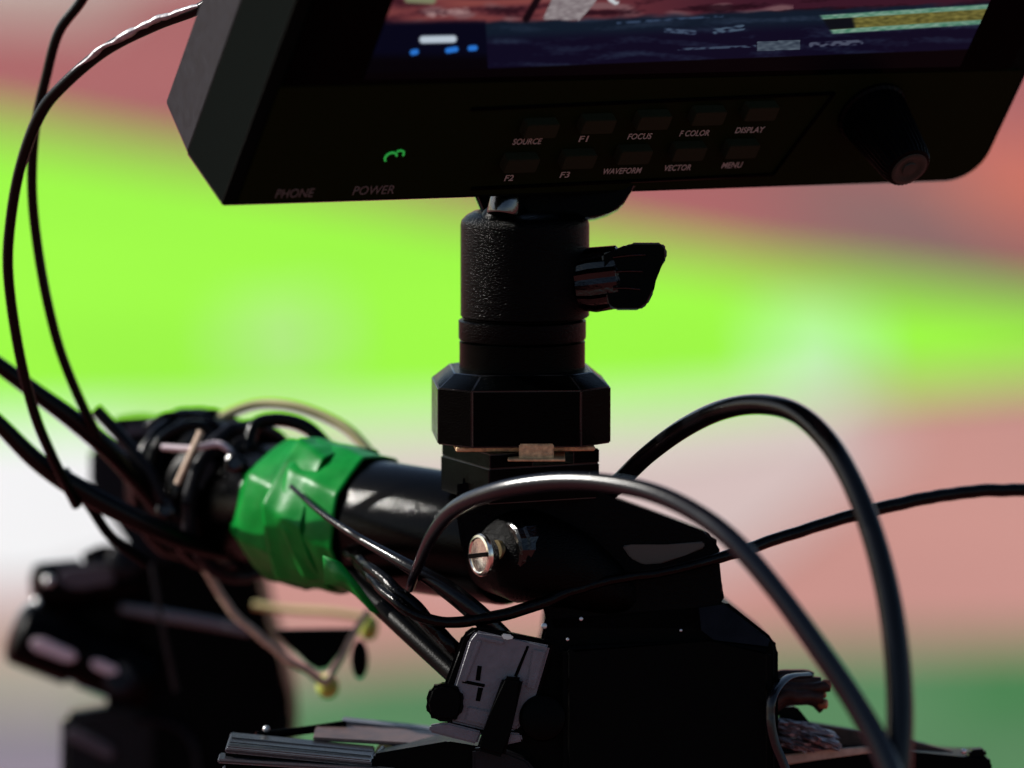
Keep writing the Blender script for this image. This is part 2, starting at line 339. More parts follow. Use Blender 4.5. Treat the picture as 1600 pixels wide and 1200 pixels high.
# picture on the display
def smooth(a, b_, x):
    t = max(0, min(1, (x-a)/(b_-a))); return t*t*(3-2*t)
def mix(a, b_, t): return tuple(p+(q-p)*t for p, q in zip(a, b_))
def inpoly(x, y, poly):
    c = False; j = len(poly)-1
    for i in range(len(poly)):
        if (poly[i][1] > y) != (poly[j][1] > y) and x < (poly[j][0]-poly[i][0])*(y-poly[i][1])/(poly[j][1]-poly[i][1])+poly[i][0]: c = not c
        j = i
    return c
def seg(x, y, x0, y0, x1, y1, w_):
    dx, dy = x1-x0, y1-y0; t = max(0, min(1, ((x-x0)*dx+(y-y0)*dy)/(dx*dx+dy*dy))); d = math.hypot(x-x0-t*dx, y-y0-t*dy)
    return 1-smooth(w_*.6, w_*1.2, d)
def picture(x, y):
    yy = y+.040*(x-1000)
    n1 = noise.noise(Vector((x*.012, yy*.09, 0))); n2 = noise.noise(Vector((x*.03, yy*.16, 5))); n3 = noise.noise(Vector((x*.1, yy*.25, 8)))
    red = mix((120, 58, 66), (70, 30, 48), smooth(900, 1250, x)); red = mix(red, (165, 88, 82), max(0, n1+.25)*(1-smooth(850, 1000, x)))
    n4 = noise.noise(Vector((x*.02, yy*.07, 15)))
    if n4 > .1 and x < 1240: red = mix(red, (150, 112, 116), min(.8, (n4-.1)*2.5))
    red = mix(red, (38, 14, 26), max(0, min(.8, -n1*1.6-n3*.4)))
    c = red
    bl = mix((18, 34, 52), (15, 14, 40), smooth(40, 62, yy)); bl = mix(bl, (52, 66, 90), max(0, n1*1.2+n3*.3)*.8)
    c = mix(c, bl, smooth(22+4*n2, 30+4*n2, yy))
    if inpoly(x, y, [(848, 30), (862, 0), (858, -40), (960, -40), (925, 10), (905, 32)]): c = mix((150, 138, 142), (190, 180, 182), n3+.3)
    c = mix(c, (22, 10, 18), seg(x, y, 822, 30, 842, -5, 6))
    for x0, y0, x1, y1, w_, col in ((1040, 47, 1085, 51, 4, (78, 95, 122)), (1118, 49, 1160, 43, 5, (84, 104, 128)), (1060, 77, 1180, 72, 2, (70, 84, 108)),
                                    (1268, 70, 1345, 66, 4.5, (88, 94, 116)), (965, 36, 1130, 25, 2, (60, 80, 110)), (668, 24, 730, 16, 5, (190, 150, 150)), (955, -2, 962, 2, 6, (240, 250, 255))):
        c = mix(c, col, seg(x, y, x0, y0, x1, y1, w_)*max(0, min(1, .75+n3*1.6+n2)))
    if 1183 < x < 1250 and 65-.04*(x-1183) < y < 80-.04*(x-1183): c = mix((72, 84, 100), (104, 118, 132), n3+.3)
    t = (y+.065*(x-1282)-22)/34; ta = smooth(0, .1, t)*(1-smooth(.9, 1, t))*smooth(1276+22*t, 1284+22*t, x)
    if ta > 0:
        e = 1-smooth(.22, .30, t)*(1-smooth(.70, .78, t))
        st_ = mix(mix((135, 128, 66), (100, 96, 48), n3*1.2+.4), mix((105, 160, 135), (165, 200, 180), n3+.3), e)
        st_ = mix(st_, (14, 20, 28), (1-e)*(1-smooth(1326+8*t, 1334+8*t, x)))
        c = mix(c, st_, ta)
    if x < 757+.05*y:
        c = mix(c, (3, 8, 30), smooth(28, 40, y)); c = mix(c, (1, 2, 8), smooth(78, 98, y))
        if seg(x, y, 661, 62, 708, 61, 6.5) > .02: c = mix(c, (225, 240, 255), seg(x, y, 661, 62, 708, 61, 6.5))
        for q in ((645, 82, 650, 81), (700, 79, 712, 77), (735, 75.5, 742, 75)): c = mix(c, (50, 140, 250), seg(x, y, *q, 5))
        c = mix(c, (150, 155, 120), seg(x, y, 638, -2, 675, 0, 7))
    c = mix(c, (1, 1, 4), smooth(96, 99, yy))
    return c
sx0, sy0 = inv(574, 108, 5); sx1, _ = inv(1512, 78, 5); NX, NY = 900, 210
sh = 360
b = bmesh.new(); grid = []; cols = []
for j in range(NY+1):
    tj = (j/NY)**1.5
    row = []
    for i in range(NX+1):
        a = sx0+(sx1-sx0)*i/NX; c = sy0-22+sh*tj
        v = b.verts.new((a, c, 0)); row.append(v); cols.append(s2l(*[max(0, min(255, q)) for q in picture(*proj(a, c, 5))]))
    grid.append(row)
for j in range(NY):
    for i in range(NX): b.faces.new((grid[j][i], grid[j][i+1], grid[j+1][i+1], grid[j+1][i]))
q = MB(); q.merge(b, Mf(5))
pm = bpy.data.materials.new('lit_picture'); pm.use_nodes = True
pb = pm.node_tree.nodes['Principled BSDF']; pb.inputs['Base Color'].default_value = (0, 0, 0, 1); pb.inputs['Specular IOR Level'].default_value = .05
at = pm.node_tree.nodes.new('ShaderNodeAttribute'); at.attribute_name = 'Col'
pm.node_tree.links.new(at.outputs['Color'], pb.inputs['Emission Color']); pb.inputs['Emission Strength'].default_value = .37
disp = q.build('display', pm, mon)
ca_ = disp.data.color_attributes.new('Col', 'FLOAT_COLOR', 'POINT')
for i, c in enumerate(cols): ca_.data[i].color = (*c, 1)

# ------------------------------------------------------------------ mount post under the monitor
D1 = 380
mt = thing('monitor_mount', 'black swivel post with wing knob and square brass-footed base under the monitor', 'camera mount', P(815, 760, D1))
def ax(y, x=820): return P(x, y, D1)
def vlathe(yb, prof, x=820, seg=56):
    """profile (height above yb, radius)"""
    return MB().lathe(frame(ax(yb, x), VX, -VY, VZ), prof, seg)
vlathe(495, [(0, 102), (3, 105), (150, 105), (158, 103), (166, 95), (172, 84), (174, 60)]).build('swivel_socket', M['post'], mt)
vlathe(531, [(0, 96), (2, 103), (5, 104), (32, 104), (34, 101), (35, 97)], 816).build('lock_ring', M['post'], mt)
vlathe(578, [(0, 103), (8, 102.5), (47, 102.5), (48, 100)], 816).build('neck', M['metal'], mt)
vlathe(497, [(0, 97), (1, 99), (6, 99)], 818).build('groove', M['black'], mt)
MB().sphere(P(790, 354, D1-62), 44).build('swivel_ball', M['metal'], mt)
b = MB(); b.cyl(P(786, 338, D1-88), P(792, 296, D1-80), 27, 24, bv=5, seg=32); b.build('ball_stem', M['darksteel'], mt)
MB().out([(735, 290), (1000, 282), (986, 300), (972, 323), (950, 334), (925, 342), (760, 350)], D1-30, 150, 5, 3).build('tilt_plate', M['metal'], mt)
def chamf(h, c): return [(-h+c, -h), (h-c, -h), (h, -h+c), (h, h-c), (h-c, h), (-h+c, h), (-h, h-c), (-h, -h+c)]
x_, y_, z_ = yaw(4)
bm_ = frame(P(813, 683, D1), x_, -z_, VZ)
MB().prism(chamf(140, 52), 0, 92, bm_, 2.2, 2).build('hex_collar', M['metal'], mt)
MB().prism([(p[0]*1., p[1]*1.) for p in chamf(139, 50)], 90, 114, bm_, 1.6, 2, taper=.80).build('collar_shoulder', M['metal'], mt)
x2, y2, z2 = yaw(24)
lb = frame(P(812, 772, D1), x2, -z2, VZ)
lowb = MB(); lowb.box(lb, 196, 196, 58, 2, 2, (0, 0, 29)); lowb.box(lb, 76, 196, 24, 2, 2, (-58, 0, 69)); lowb.box(lb, 46, 196, 24, 2, 2, (75, 0, 69))
lowb.build('lower_block', M['metal'], mt)
bb = MB(); xb = frame(P(838, 715, D1-100), VX, -VY, VZ)
bb.box(xb, 92, 100, 4, 1, 1, (0, 0, 2)); bb.box(xb, 56, 80, 26, 2, 2, (0, 0, 14)); bb.box(bm_, 225, 235, 8, 2, 1, (0, 0, -5))
bb.build('brass_foot', M['brass'], mt)
# wing knob
kb_ = MB(); kb_.lathe(axis_frame(P(888, 442, D1-30), Vector((1, .12, -.15))), [(0, 20), (14, 20), (16, 44), (40, 50), (84, 48), (90, 40)], 36, 3, 1)
wk = kb_.build('knob_hub', M['gloss'], mt, angle=20)
MB().out([(940, 396), (975, 388), (986, 379), (1034, 379), (1042, 388), (1042, 404), (1024, 430), (1022, 456), (1012, 476), (1000, 484), (962, 484), (950, 478), (944, 440)], D1-85, 62, 4, 3).build('knob_wing', M['metal'], mt)
for (x0, y0, x1, y1) in ((958, 402, 1008, 398), (956, 425, 1004, 424), (958, 450, 1000, 452)):
    b = MB(); b.tube([P(x0, y0, D1-86), P((x0+x1)/2, (y0+y1)/2-1, D1-88), P(x1, y1, D1-86)], 4, 10, 4, .6); b.build('grip_ridge', M['gloss'], wk)

# ------------------------------------------------------------------ camera rig: handle tube, clamp housing, body
rig = thing('camera_body', 'large black camera body with a grey latch and a thick horizontal handle tube', 'camera', P(1030, 1300, 400))
TA, TB = P(330, 778, 950), P(800, 850, 430)
MB().cyl(TA, TB, 112, 102, 12, 64).build('handle_tube', M['tube'], rig)
hs = MB()
hs.out([(715, 748), (760, 744), (930, 752), (957, 787), (1098, 829), (1116, 836), (1125, 850), (1124, 874), (1128, 915), (1134, 942), (1100, 990), (860, 990), (842, 930), (836, 908), (800, 900), (745, 890), (722, 862), (712, 800)], 330, 300, 34, 6)
hs.build('clamp_housing', M['leather'], rig)
MB().tube([P(770, 868, 420), P(820, 868, 340), P(890, 890, 330), (P(960, 925, 345)), P(1010, 950, 380)], [60, 78, 66, 40, 10], 32, 10).build('grip_end', M['leather'], rig)
bd = MB()
bd.out([(852, 960), (1133, 938), (1209, 998), (1216, 1012), (1216, 1400), (745, 1400), (745, 1176), (800, 1150), (840, 1060)], 330, 480, 8, 3)
bd.build('body_shell', M['black'], rig)
bd = MB(); bd.out([(880, 1010), (1110, 1002), (1206, 1014), (1206, 1400), (880, 1400)], 285, 44, 10, 3); bd.build('front_cover', M['black'], rig)
MB().out([(738, 1170), (772, 1166), (822, 1186), (860, 1230), (860, 1400), (738, 1400)], 262, 60, 5).build('corner_cover', M['darkgear'], rig)
pr = MB()
k = K(326)
b = bmesh.new()
vs = [P(1092, 950, 327), P(1131, 944, 327), P(1203, 1000, 318), P(1200, 1010, 300), P(1115, 1000, 296), P(1096, 985, 305)]
f0 = [b.verts.new(v) for v in vs]; f1 = [b.verts.new(v+Vector((0, 0, 18))) for v in vs]
b.faces.new(f0); b.faces.new(list(reversed(f1)))
for i in range(6): b.faces.new((f0[i], f1[i], f1[(i+1) % 6], f0[(i+1) % 6]))
pr.merge(b, Matrix.Identity(4)); pr.build('sloped_cover', M['darkgear'], rig)
MB().out([(972, 853), (985, 851), (1040, 851), (1100, 846), (1101, 856), (1070, 868), (1035, 880), (1005, 882), (985, 872)], 324, 8, 2.5, 2).build('oval_badge', M['plate'], rig)
# small screws on the body
for (x, y, r, d) in ((850, 978, 5, 300), (908, 967, 3.2, 318), (887, 999, 2.6, 280), (1064, 985, 2.4, 318)):
    MB().cyl(P(x, y, d-4), P(x, y, d+30), r, bv=1, seg=14).build('screw', M['screw'], rig)
# thumb screw with collar
axs = Vector((-.86, -.04, -.50)).normalized()
cc = P(806, 858, 300)
ts = thing('thumb_screw', 'silver slotted thumb screw with black collar on the side of the black housing', 'screw', P(752, 900, 260))
MB().lathe(axis_frame(cc-axs*30, axs), [(0, 44), (2, 49), (30, 50), (34, 46), (44, 45), (47, 40)], 30, 1.5, 1).build('collar', M['gloss'], ts, angle=20)
MB().lathe(axis_frame(cc+axs*12, axs), [(0, 17), (24, 17)], 24).build('threaded_shaft', M['thread'], ts)
hc = P(757, 867, 262)
hd = MB(); hd.lathe(axis_frame(hc, axs), [(0, 29), (3, 34), (8, 35), (11, 33), (12, 29), (10, 27), (11.5, 2)], 40); head = hd.build('screw_head', M['steel'], ts)
fa = axis_frame(hc+axs*11.5, axs)
# slot bars standing proud between the dark recesses
b = MB(); b.box(frame(hc+axs*12, Vector((-.05, .3, 0)).cross(axs).normalized(), axs.cross(Vector((-.05, .3, 0)).cross(axs).normalized()), axs), 62, 7, 3, .5, 1); b.build('slot', M['black'], head)

# ------------------------------------------------------------------ grey latch
LD = 235
lt = MB()
lt.out([(742, 978), (795, 988), (866, 1003), (840, 1094), (818, 1160), (700, 1140), (692, 1075), (722, 992)], LD+12, 40, 6, 3)
lt.build('latch_back', M['black'], rig)
latch = MB().out([(744, 985), (792, 996), (860, 1009), (838, 1084), (826, 1120), (806, 1142), (757, 1141), (703, 1128), (709, 1073), (732, 1000)], LD, 14, 4, 3).build('grey_latch', M['latch'], rig)
MB().out([(699, 1129), (753, 1143), (745, 1163), (671, 1144), (671, 1133)], LD-8, 26, 3, 2).build('latch_lip', M['latch'], rig)
MB().out([(786, 1057), (818, 1060), (802, 1130), (788, 1185), (744, 1172), (760, 1128)], LD-26, 34, 6, 3).build('lever', M['black'], rig)
MB().out([(776, 1142), (814, 1146), (817, 1158), (790, 1164), (776, 1156)], LD-6, 16, 3, 2).build('lever_pad', M['latch'], rig)
MB().out([(672, 1074), (684, 1068), (706, 1068), (722, 1078), (726, 1098), (720, 1120), (706, 1129), (680, 1127), (668, 1118), (664, 1098)], LD-14, 54, 7, 3).build('roller', M['black'], rig)
MB().cyl(P(848, 1122, LD-14), P(848, 1122, LD+40), 38, bv=9, seg=36).build('roller', M['black'], rig)
rl = MB()
for poly in ([(747, 992), (788, 1002), (786, 1008), (746, 999)], [(746, 1000), (753, 1002), (728, 1066), (720, 1064)], [(716, 1078), (724, 1080), (718, 1124), (710, 1122)], [(833, 1014), (853, 1018), (836, 1078), (822, 1074)],
             [(732, 1104), (768, 1112), (764, 1134), (727, 1126)]):
    rl.out(poly, LD-4, 8, 1.6, 2)
rl.build('latch_relief', M['latch'], latch)
sl = MB()
for poly in ([(746, 1040), (753, 1041), (750, 1064), (743, 1063)], [(723, 1062), (758, 1069), (757, 1074), (722, 1067)], [(747, 1074), (755, 1075), (750, 1096), (743, 1095)], [(823, 1009), (827, 1010), (808, 1058), (803, 1056)]):
    sl.out(poly, LD-1.2, 5, .4, 1)
sl.build('latch_slots', M['glass'], latch)
MB().out([(784, 990), (800, 992), (803, 998), (790, 1000), (784, 996)], LD-6, 20, 2, 2).build('screw', M['screw'], rig)

# ------------------------------------------------------------------ green tape round the handle tube
def ring(t, r, ang_off=0):
    c = TA.lerp(TB, t); f = axis_frame(c, TB-TA); return f, r
tp = MB(); b = bmesh.new(); rows_ = []
NS = 72
L = (TB-TA).length; dirn = (TB-TA).normalized(); fr = axis_frame(TA, TB-TA).to_3x3()
ux, uy = fr.col[0], fr.col[1]
def tapept(a, s_, r): return TA+dirn*s_+(ux*math.cos(a)+uy*math.sin(a))*r
def tl(a, s0, wv): return s0+wv*math.sin(a)+6*noise.noise(Vector((math.cos(a)*2, math.sin(a)*2, s0)))
def tape_band(s0, s1, w0, w1, r0, r1, r2, ph0, ph1, nf, fph, sd_):
    """one smooth tight wrap of tape with a few broad flat folds"""
    b = bmesh.new(); NSg = 14; NA = 144; g = []
    for j in range(NSg+1):
        t = j/NSg; row = []; R0 = r0+(r1-r0)*smooth(0, .35, t)+(r2-r1)*smooth(.5, 1, t)
        for i in range(NA):
            a = 2*math.pi*i/NA; q = 2*math.pi/nf
            u = ((a+fph+.25*t) % q)-q/2; fold = math.cos(q/2)/max(.6, math.cos(abs(u)*.96))
            ss = (1-t)*(s0+w0*math.sin(a+ph0))+t*(s1+w1*math.sin(a+ph1)+2.5*noise.noise(Vector((math.cos(a)*2, math.sin(a)*2, sd_))))
            wr = noise.noise(Vector((math.cos(a)*1.6+sd_, math.sin(a)*1.6, ss*.012)))*2.2+noise.noise(Vector((math.cos(a)*5, math.sin(a)*5+sd_, ss*.03)))*.8
            row.append(b.verts.new(tapept(a, ss, R0*(.35+.65*fold/math.cos(q/2)*.975)+wr)))
        g.append(row)
    for r_, q_ in zip(g, g[1:]):
        for i in range(NA):
            n = (i+1) % NA; b.faces.new((r_[i], r_[n], q_[n], q_[i]))
    tp.merge(b, Matrix.Identity(4))
tape_band(172, 275, 8, 16, 104, 120, 123, 0, 1.2, 7, .3, 4)
tape_band(255, 360, 24, 10, 128, 124, 119, 1.4, 2.4, 6, .9, 11)
tape_band(300, 408, 34, 22, 126, 120, 113, 2.6, 1.4, 8, .1, 8)
b = bmesh.new()
pts_ = [P(505, 868, 470), P(532, 878, 455), P(562, 915, 440), P(594, 960, 425), P(580, 955, 432), P(556, 930, 445), P(535, 916, 460), P(508, 912, 480)]
vs_ = [b.verts.new(p) for p in pts_]; c_ = b.verts.new(P(538, 900, 448))
for i in range(8): b.faces.new((vs_[i], vs_[(i+1) % 8], c_))
tp.merge(b, Matrix.Identity(4))
to = tp.build('green_tape', M['tape'], None, angle=40)
tag(to, 'glossy green tape wrapped round the thick black handle tube', 'tape')
MB().out([(500, 880), (532, 884), (568, 928), (596, 962), (566, 936), (538, 916), (500, 914)], 470, 10, 2).build('tape_tail', M['tape'], to) if False else None
sol = to.modifiers.new('thickness', 'SOLIDIFY'); sol.thickness = .0005; sol.offset = 0

# diagonal stay bars below the handle
bars = MB(); bars.tube([P(505, 850, 700), P(552, 905, 590), P(615, 965, 440), P(720, 1062, 300)], 17, 12); bars.tube([P(535, 850, 680), P(580, 905, 560), P(650, 962, 420), P(735, 1050, 300)], 15, 12)
tag(bars.build('stay_cable', M['soft'], None), 'pair of black cables running diagonally down from the green tape to the latch', 'cable')

# ------------------------------------------------------------------ ribbed base plate, lower left
bp_ = thing('ribbed_base_plate', 'dark ribbed metal base plate at the bottom edge, left of the latch', 'base plate', P(560, 1300, 300))
def slab(mb, p0, p1, dep, thick, tall, bev=2):
    """a bar seen along its front edge from p0 to p1 (photo points), going back"""
    a, c = P(*p0, dep), P(*p1, dep); x = (c-a).normalized(); y = (VZ-x*VZ.dot(x)).normalized(); z = x.cross(y); z = z if z.z > 0 else -z
    Lx = (c-a).length
    mb.prism([(0, -tall), (Lx, -tall), (Lx, 0), (0, 0)], 0, thick, frame(a, x, y, z), bev, 2)
a_ = MB(); slab(a_, (352, 1169), (581, 1191), 280, 150, 8, 2); a_.build('top_rib', M['rail'], bp_)
for (p0, p1, dd, tl_) in (((340, 1186), (618, 1203), 262, 7), ((345, 1206), (612, 1222), 262, 7)):
    a_ = MB(); slab(a_, p0, p1, dd, 60, tl_, 2); a_.build('rib', M['rail'], bp_)
a_ = MB(); a_.out([(352, 1172), (583, 1194), (760, 1168), (760, 1500), (352, 1500)], 290, 260, 4); a_.out([(583, 1178), (700, 1158), (760, 1168), (760, 1230), (583, 1200)], 285, 260, 4); a_.build('plate_body', M['black'], bp_)
for q_ in range(3):
    a_ = MB(); slab(a_, (356+3*q_, 1165.5-q_*7), (578+2*q_, 1187.5-q_*7), 276+q_*48, 5, 2.2, .6); a_.build('rib', M['rail'], bp_)
a_ = MB(); a_.tube([P(583, 1188, 300), P(590, 1178, 330), P(598, 1168, 380)], 3, 10); a_.build('rib_stop', M['rail'], bp_)
a_ = MB(); slab(a_, (489, 1152), (700, 1164), 420, 130, 6, 2); a_.build('brown_inlay', M['rail_brown'], bp_)
a_ = MB(); slab(a_, (534, 1126), (690, 1142), 560, 40, 9, 2); a_.build('back_rail', M['latch'], bp_)
a_ = MB(); a_.tube([P(400, 1150, 500), P(470, 1142, 520), P(540, 1132, 540)], 7); a_.build('edge_rod', M['metal'], bp_)
MB().sphere(P(416, 1139, 440), 6).build('screw', M['screw'], bp_)

# ------------------------------------------------------------------ right plate with strap, foil and bundle
rp_ = thing('rear_plate', 'long dark plate with brown leather top edge, right of the camera body', 'plate', P(1390, 1300, 500))
MB().out([(1200, 1178), (1290, 1172), (1360, 1168), (1500, 1182), (1545, 1183), (1550, 1192), (1550, 1500), (1200, 1500)], 470, 240, 4).build('plate_body', M['black'], rp_)
MB().out([(1215, 1120), (1271, 1131), (1359, 1145), (1420, 1157), (1492, 1175), (1492, 1186), (1360, 1178), (1215, 1180)], 560, 60, 4).build('leather_edge', M['brown'], rp_)
MB().out([(1222, 1180), (1290, 1172), (1380, 1164), (1380, 1174), (1290, 1186), (1222, 1196)], 455, 14, 3).build('tan_edge', M['tan'], rp_)
MB().out([(1510, 1180), (1516, 1172), (1540, 1170), (1543, 1183), (1530, 1187)], 480, 60, 4).build('end_knob', M['soft'], rp_)
MB().sphere(P(1506, 1174, 470), 5).build('screw', M['screw'], rp_)
fo = MB()
for (x, y, d, w_, h_, tilt) in ((1252, 1142, 470, 50, 13, -.22), (1240, 1162, 462, 40, 9, -.25), (1285, 1158, 450, 30, 8, -.3)):
    b = bmesh.new(); bmesh.ops.create_icosphere(b, subdivisions=4, radius=1)
    for v in b.verts:
        n_ = v.co.normalized(); q_ = abs(noise.noise(n_*2.2+Vector((0, x, 0))))*.7-abs(noise.noise(n_*5+Vector((x, 0, 0))))*.25
        v.co = n_*(1+q_)
        v.co = Vector((v.co.x*w_, v.co.y*h_, v.co.z*26))
    b.transform(Matrix.Translation(P(x, y, d)) @ Matrix.Rotation(tilt, 4, 'Z')); fo.merge(b, Matrix.Identity(4))
tag(fo.build('crumpled_foil', M['foil'], None, angle=28), 'crumpled pale foil wrapping beside the lower right side of the camera body', 'foil')
bun = thing('cable_bundle', 'brown cut-off cable bundle sticking out right of the camera body', 'cable bundle', P(1250, 1100, 450))
bn = MB()
for (y0, y1, xe, r, d) in ((1058, 1058, 1270, 11, 480), (1066, 1064, 1284, 11, 462), (1080, 1069, 1294, 11, 450), (1090, 1086, 1288, 11, 440), (1096, 1098, 1290, 11, 455), (1084, 1106, 1284, 8, 470)):
    bn.tube([P(1195, y0+18, d), P(1225, y0-2, d), P(1255, y0-2, d), P(xe, y1+3, d)], [12, r, r, r-1], 14, 8, 1, 4)
bn.build('strands', M['bundle'], bun)
e = MB()
for (x, y, r) in ((1297, 1069, 8), (1291, 1100, 8), (1289, 1086, 5)): e.cyl(P(x-12, y, 450), P(x+2, y, 446), r, bv=2, seg=16)
e.build('cut_ends', M['copper'], bun)
e = MB(); e.out([(1205, 1105), (1245, 1104), (1268, 1132), (1240, 1134), (1205, 1112)], 500, 30, 3); e.build('lower_flap', M['soft'], bun)
st = MB(); st.tube([P(1262, 1055, 400), P(1230, 1060, 330), P(1208, 1085, 270), P(1203, 1120, 262), P(1210, 1160, 262), P(1226, 1200, 262), P(1245, 1260, 262)], 9, 12, 10, .6)
tag(st.build('grey_strap', M['cable_grey'], None), 'thin grey strap curving down the right edge of the camera body', 'strap')

# ------------------------------------------------------------------ rear gear at left, further away
GD = 1650; GS = 1150
rg = thing('rear_camera_support', 'out-of-focus black camera support with straps, behind the green tape', 'camera support', P(310, 1300, GD+100))
a_ = MB()
a_.out([(205, 800), (400, 860), (402, 900), (415, 960), (440, 1040), (455, 1110), (440, 1500), (165, 1500), (165, 1050), (180, 960), (205, 900)], GD, 420, 16, 3)
a_.build('column', M['black'], rg)
MB().out([(88, 925), (240, 925), (240, 1110), (140, 1050), (100, 1000)], GD, 160, 10, 3).build('side_bracket', M['black'], rg)
MB().out([(140, 700), (200, 690), (262, 760), (270, 880), (220, 880), (180, 820), (140, 760)], GD-30, 160, 8, 3).build('side_plate', M['darkgear'], rg)
tb = MB(); tb.out([(178, 655), (215, 650), (250, 655), (300, 662), (300, 730), (180, 720)], GD+30, 140, 6, 3); tb.build('top_block', M['darkgear'], rg)
hb = MB(); hb.cyl(P(285, 752, GS-60), P(372, 778, GS-230), 122, 126, 16, 48); hb.build('tube_socket', M['soft'], rg)
def hoop(name, t, rr, th, m, tilt=(0, 0, 0)):
    c = P(285, 752, GS-60).lerp(P(400, 790, GS-290), t); f = axis_frame(c, TB-TA+Vector(tilt)*100)
    b = MB(); b.tube([f @ Vector((rr*math.cos(2*math.pi*i/16), rr*math.sin(2*math.pi*i/16), 0)) for i in range(17)], th, 12, 5, 1, 3, .2); return b.build(name, M[m], rg)
hoop('hose_clamp', .12, 128, 9, 'gloss'); hoop('hose_clamp', .42, 132, 11, 'soft', (0, 1.2, 0)); hoop('cable_tie', .62, 131, 6, 'gloss', (.8, -1.5, 0)); hoop('hose_clamp', .85, 130, 12, 'darkgear')
b = MB(); b.out([(300, 712), (338, 716), (350, 764), (322, 780), (296, 760)], GS-345, 44, 8, 3); b.out([(352, 700), (376, 706), (384, 748), (360, 756)], GS-375, 40, 6, 3); b.out([(236, 780), (276, 776), (284, 812), (246, 820)], GS-300, 60, 8, 3); b.build('connector_body', M['darkgear'], rg)
b = MB(); b.lathe(axis_frame(P(372, 726, GS-385), Vector((-.3, .2, -1))), [(0, 14), (4, 17), (20, 17), (23, 12), (18, 10)], 24); b.lathe(axis_frame(P(262, 798, GS-310), Vector((-.3, .2, -1))), [(0, 14), (4, 17), (14, 17), (17, 12), (12, 10)], 24); b.build('connector_ring', M['gloss'], rg)
MB().out([(176, 655), (262, 650), (300, 654), (296, 676), (262, 690), (244, 722), (182, 716)], GS-130, 90, 5, 3).build('top_fitting', M['darkgear'], rg)
MB().out([(196, 664), (250, 660), (252, 676), (198, 682)], GS-142, 14, 3, 2).build('fitting_window', M['greygear'], rg)
MB().out([(384, 676), (402, 690), (404, 720), (372, 742), (352, 716), (362, 684)], GS-330, 40, 5, 3).build('tie_block', M['darkgear'], rg)
b = MB(); b.out([(332, 756), (372, 748), (384, 786), (340, 800)], GS-345, 30, 5, 3); b.out([(258, 806), (318, 826), (312, 868), (250, 850)], GS-300, 50, 6, 3); b.build('side_fitting', M['darkgear'], rg)
b = MB(); b.out([(318, 700), (352, 700), (356, 742), (322, 748)], GS-318, 30, 8, 3); b.build('round_boss', M['darkgear'], rg)
rb = MB()
for i in range(5): rb.out([(200+i*9, 662), (204+i*9, 662), (206+i*9, 676), (202+i*9, 676)], GD+22, 12, 1)
rb.build('ridges', M['greygear'], rg)
MB().cyl(P(330, 656, GS-90), P(331, 664, GS-60), 9, bv=2, seg=20).build('screw', M['screw'], rg)
x1_ = MB(); x1_.tube([P(314, 674, GS-372), P(297, 712, GS-378), P(277, 756, GS-372)], 10, 10, 8, .6); x1_.build('tan_cross_strap', M['tan'], rg)
x1_ = MB(); x1_.tube([P(254, 699, GS-345), P(300, 701, GS-360), P(340, 694, GS-360), P(364, 708, GS-360)], 10, 10, 8, .6); x1_.build('pale_cross_strap', M['pinkwhite'], rg)
x1_ = MB(); x1_.out([(368, 682), (382, 684), (396, 706), (388, 712), (372, 698)], GS-260, 14, 3); x1_.build('pale_tag', M['pinkwhite'], rg)
a_ = MB(); a_.out([(310, 705), (345, 708), (362, 735), (330, 745), (308, 730)], GS-292, 20, 4); a_.build('badge', M['darkgear'], rg)
for (x, y, r) in ((234, 766, 10), (276, 786, 11), (292, 840, 13)): MB().sphere(P(x, y, GS-270), r*.8, (1, 1, .6)).build('glint_bead', M['pinkwhite'], rg)  # pale spheres stand in for small highlights on the gear
gb_ = MB(); gb_.tube([P(190, 950, GD-20), P(260, 962, GD-30), P(330, 974, GD-30), P(390, 987, GD-40)], [15, 18, 17, 12], 12, 8, .6); gb_.build('grey_strap', M['grey_web'], rg)
lo = MB(); lo.cyl(P(205, 1062, GD), P(210, 1090, GD-40), 26, bv=4); lo.build('lower_boss', M['darkgear'], rg)
# connectors at the far left
def plug(label, p0, p1, r, p2=None):
    t = thing('cable_plug', label, 'plug', p0.lerp(p1, .5)-VZ*r, 'plugs on the rear camera support')
    d = (p1-p0); 
    MB().lathe(axis_frame(p0, d), [(0, r*.7), (6, r*.92), (14, r), (d.length*.45, r), (d.length*.47, r*.86), (d.length*.53, r*.86), (d.length*.55, r*.92), (d.length, r*.9)], 32).build('plug_body', M['soft'], t)
    return t
t = plug('large black cylindrical plug at the far lower left with pale glint stripes', P(22, 985, GD-80), P(230, 1065, GD-20), 60)
b = MB(); b.out([(44, 1000), (62, 994), (118, 1018), (122, 1032), (104, 1036), (50, 1016)], GD-142, 10, 5, 3); b.out([(140, 1032), (152, 1030), (186, 1044), (188, 1054), (174, 1057), (144, 1044)], GD-125, 10, 4, 3); b.build('glint_stripe', M['pinkwhite'], t)  # pale pieces laid on the plug as painted highlights
t = plug('smaller dark plug above the large one at the far left', P(52, 922, GD-40), P(215, 905, GD+10), 50)
b = MB(); b.out([(88, 890), (110, 884), (175, 880), (180, 912), (120, 922), (92, 912)], GD-92, 14, 6, 3); b.build('side_label', M['greygear'], t)
MB().sphere(P(76, 908, GD-90), 10).build('screw', M['screw'], t)
MB().sphere(P(60, 942, GD-60), 12).build('screw', M['screw'], t)
t = thing('pivot_block', 'dark block with a pale slanted edge at the lower left corner', 'bracket', P(150, 1300, GD+50))
MB().out([(95, 1115), (190, 1100), (240, 1120), (240, 1500), (90, 1500)], GD-20, 160, 14, 3).build('block', M['darkgear'], t)
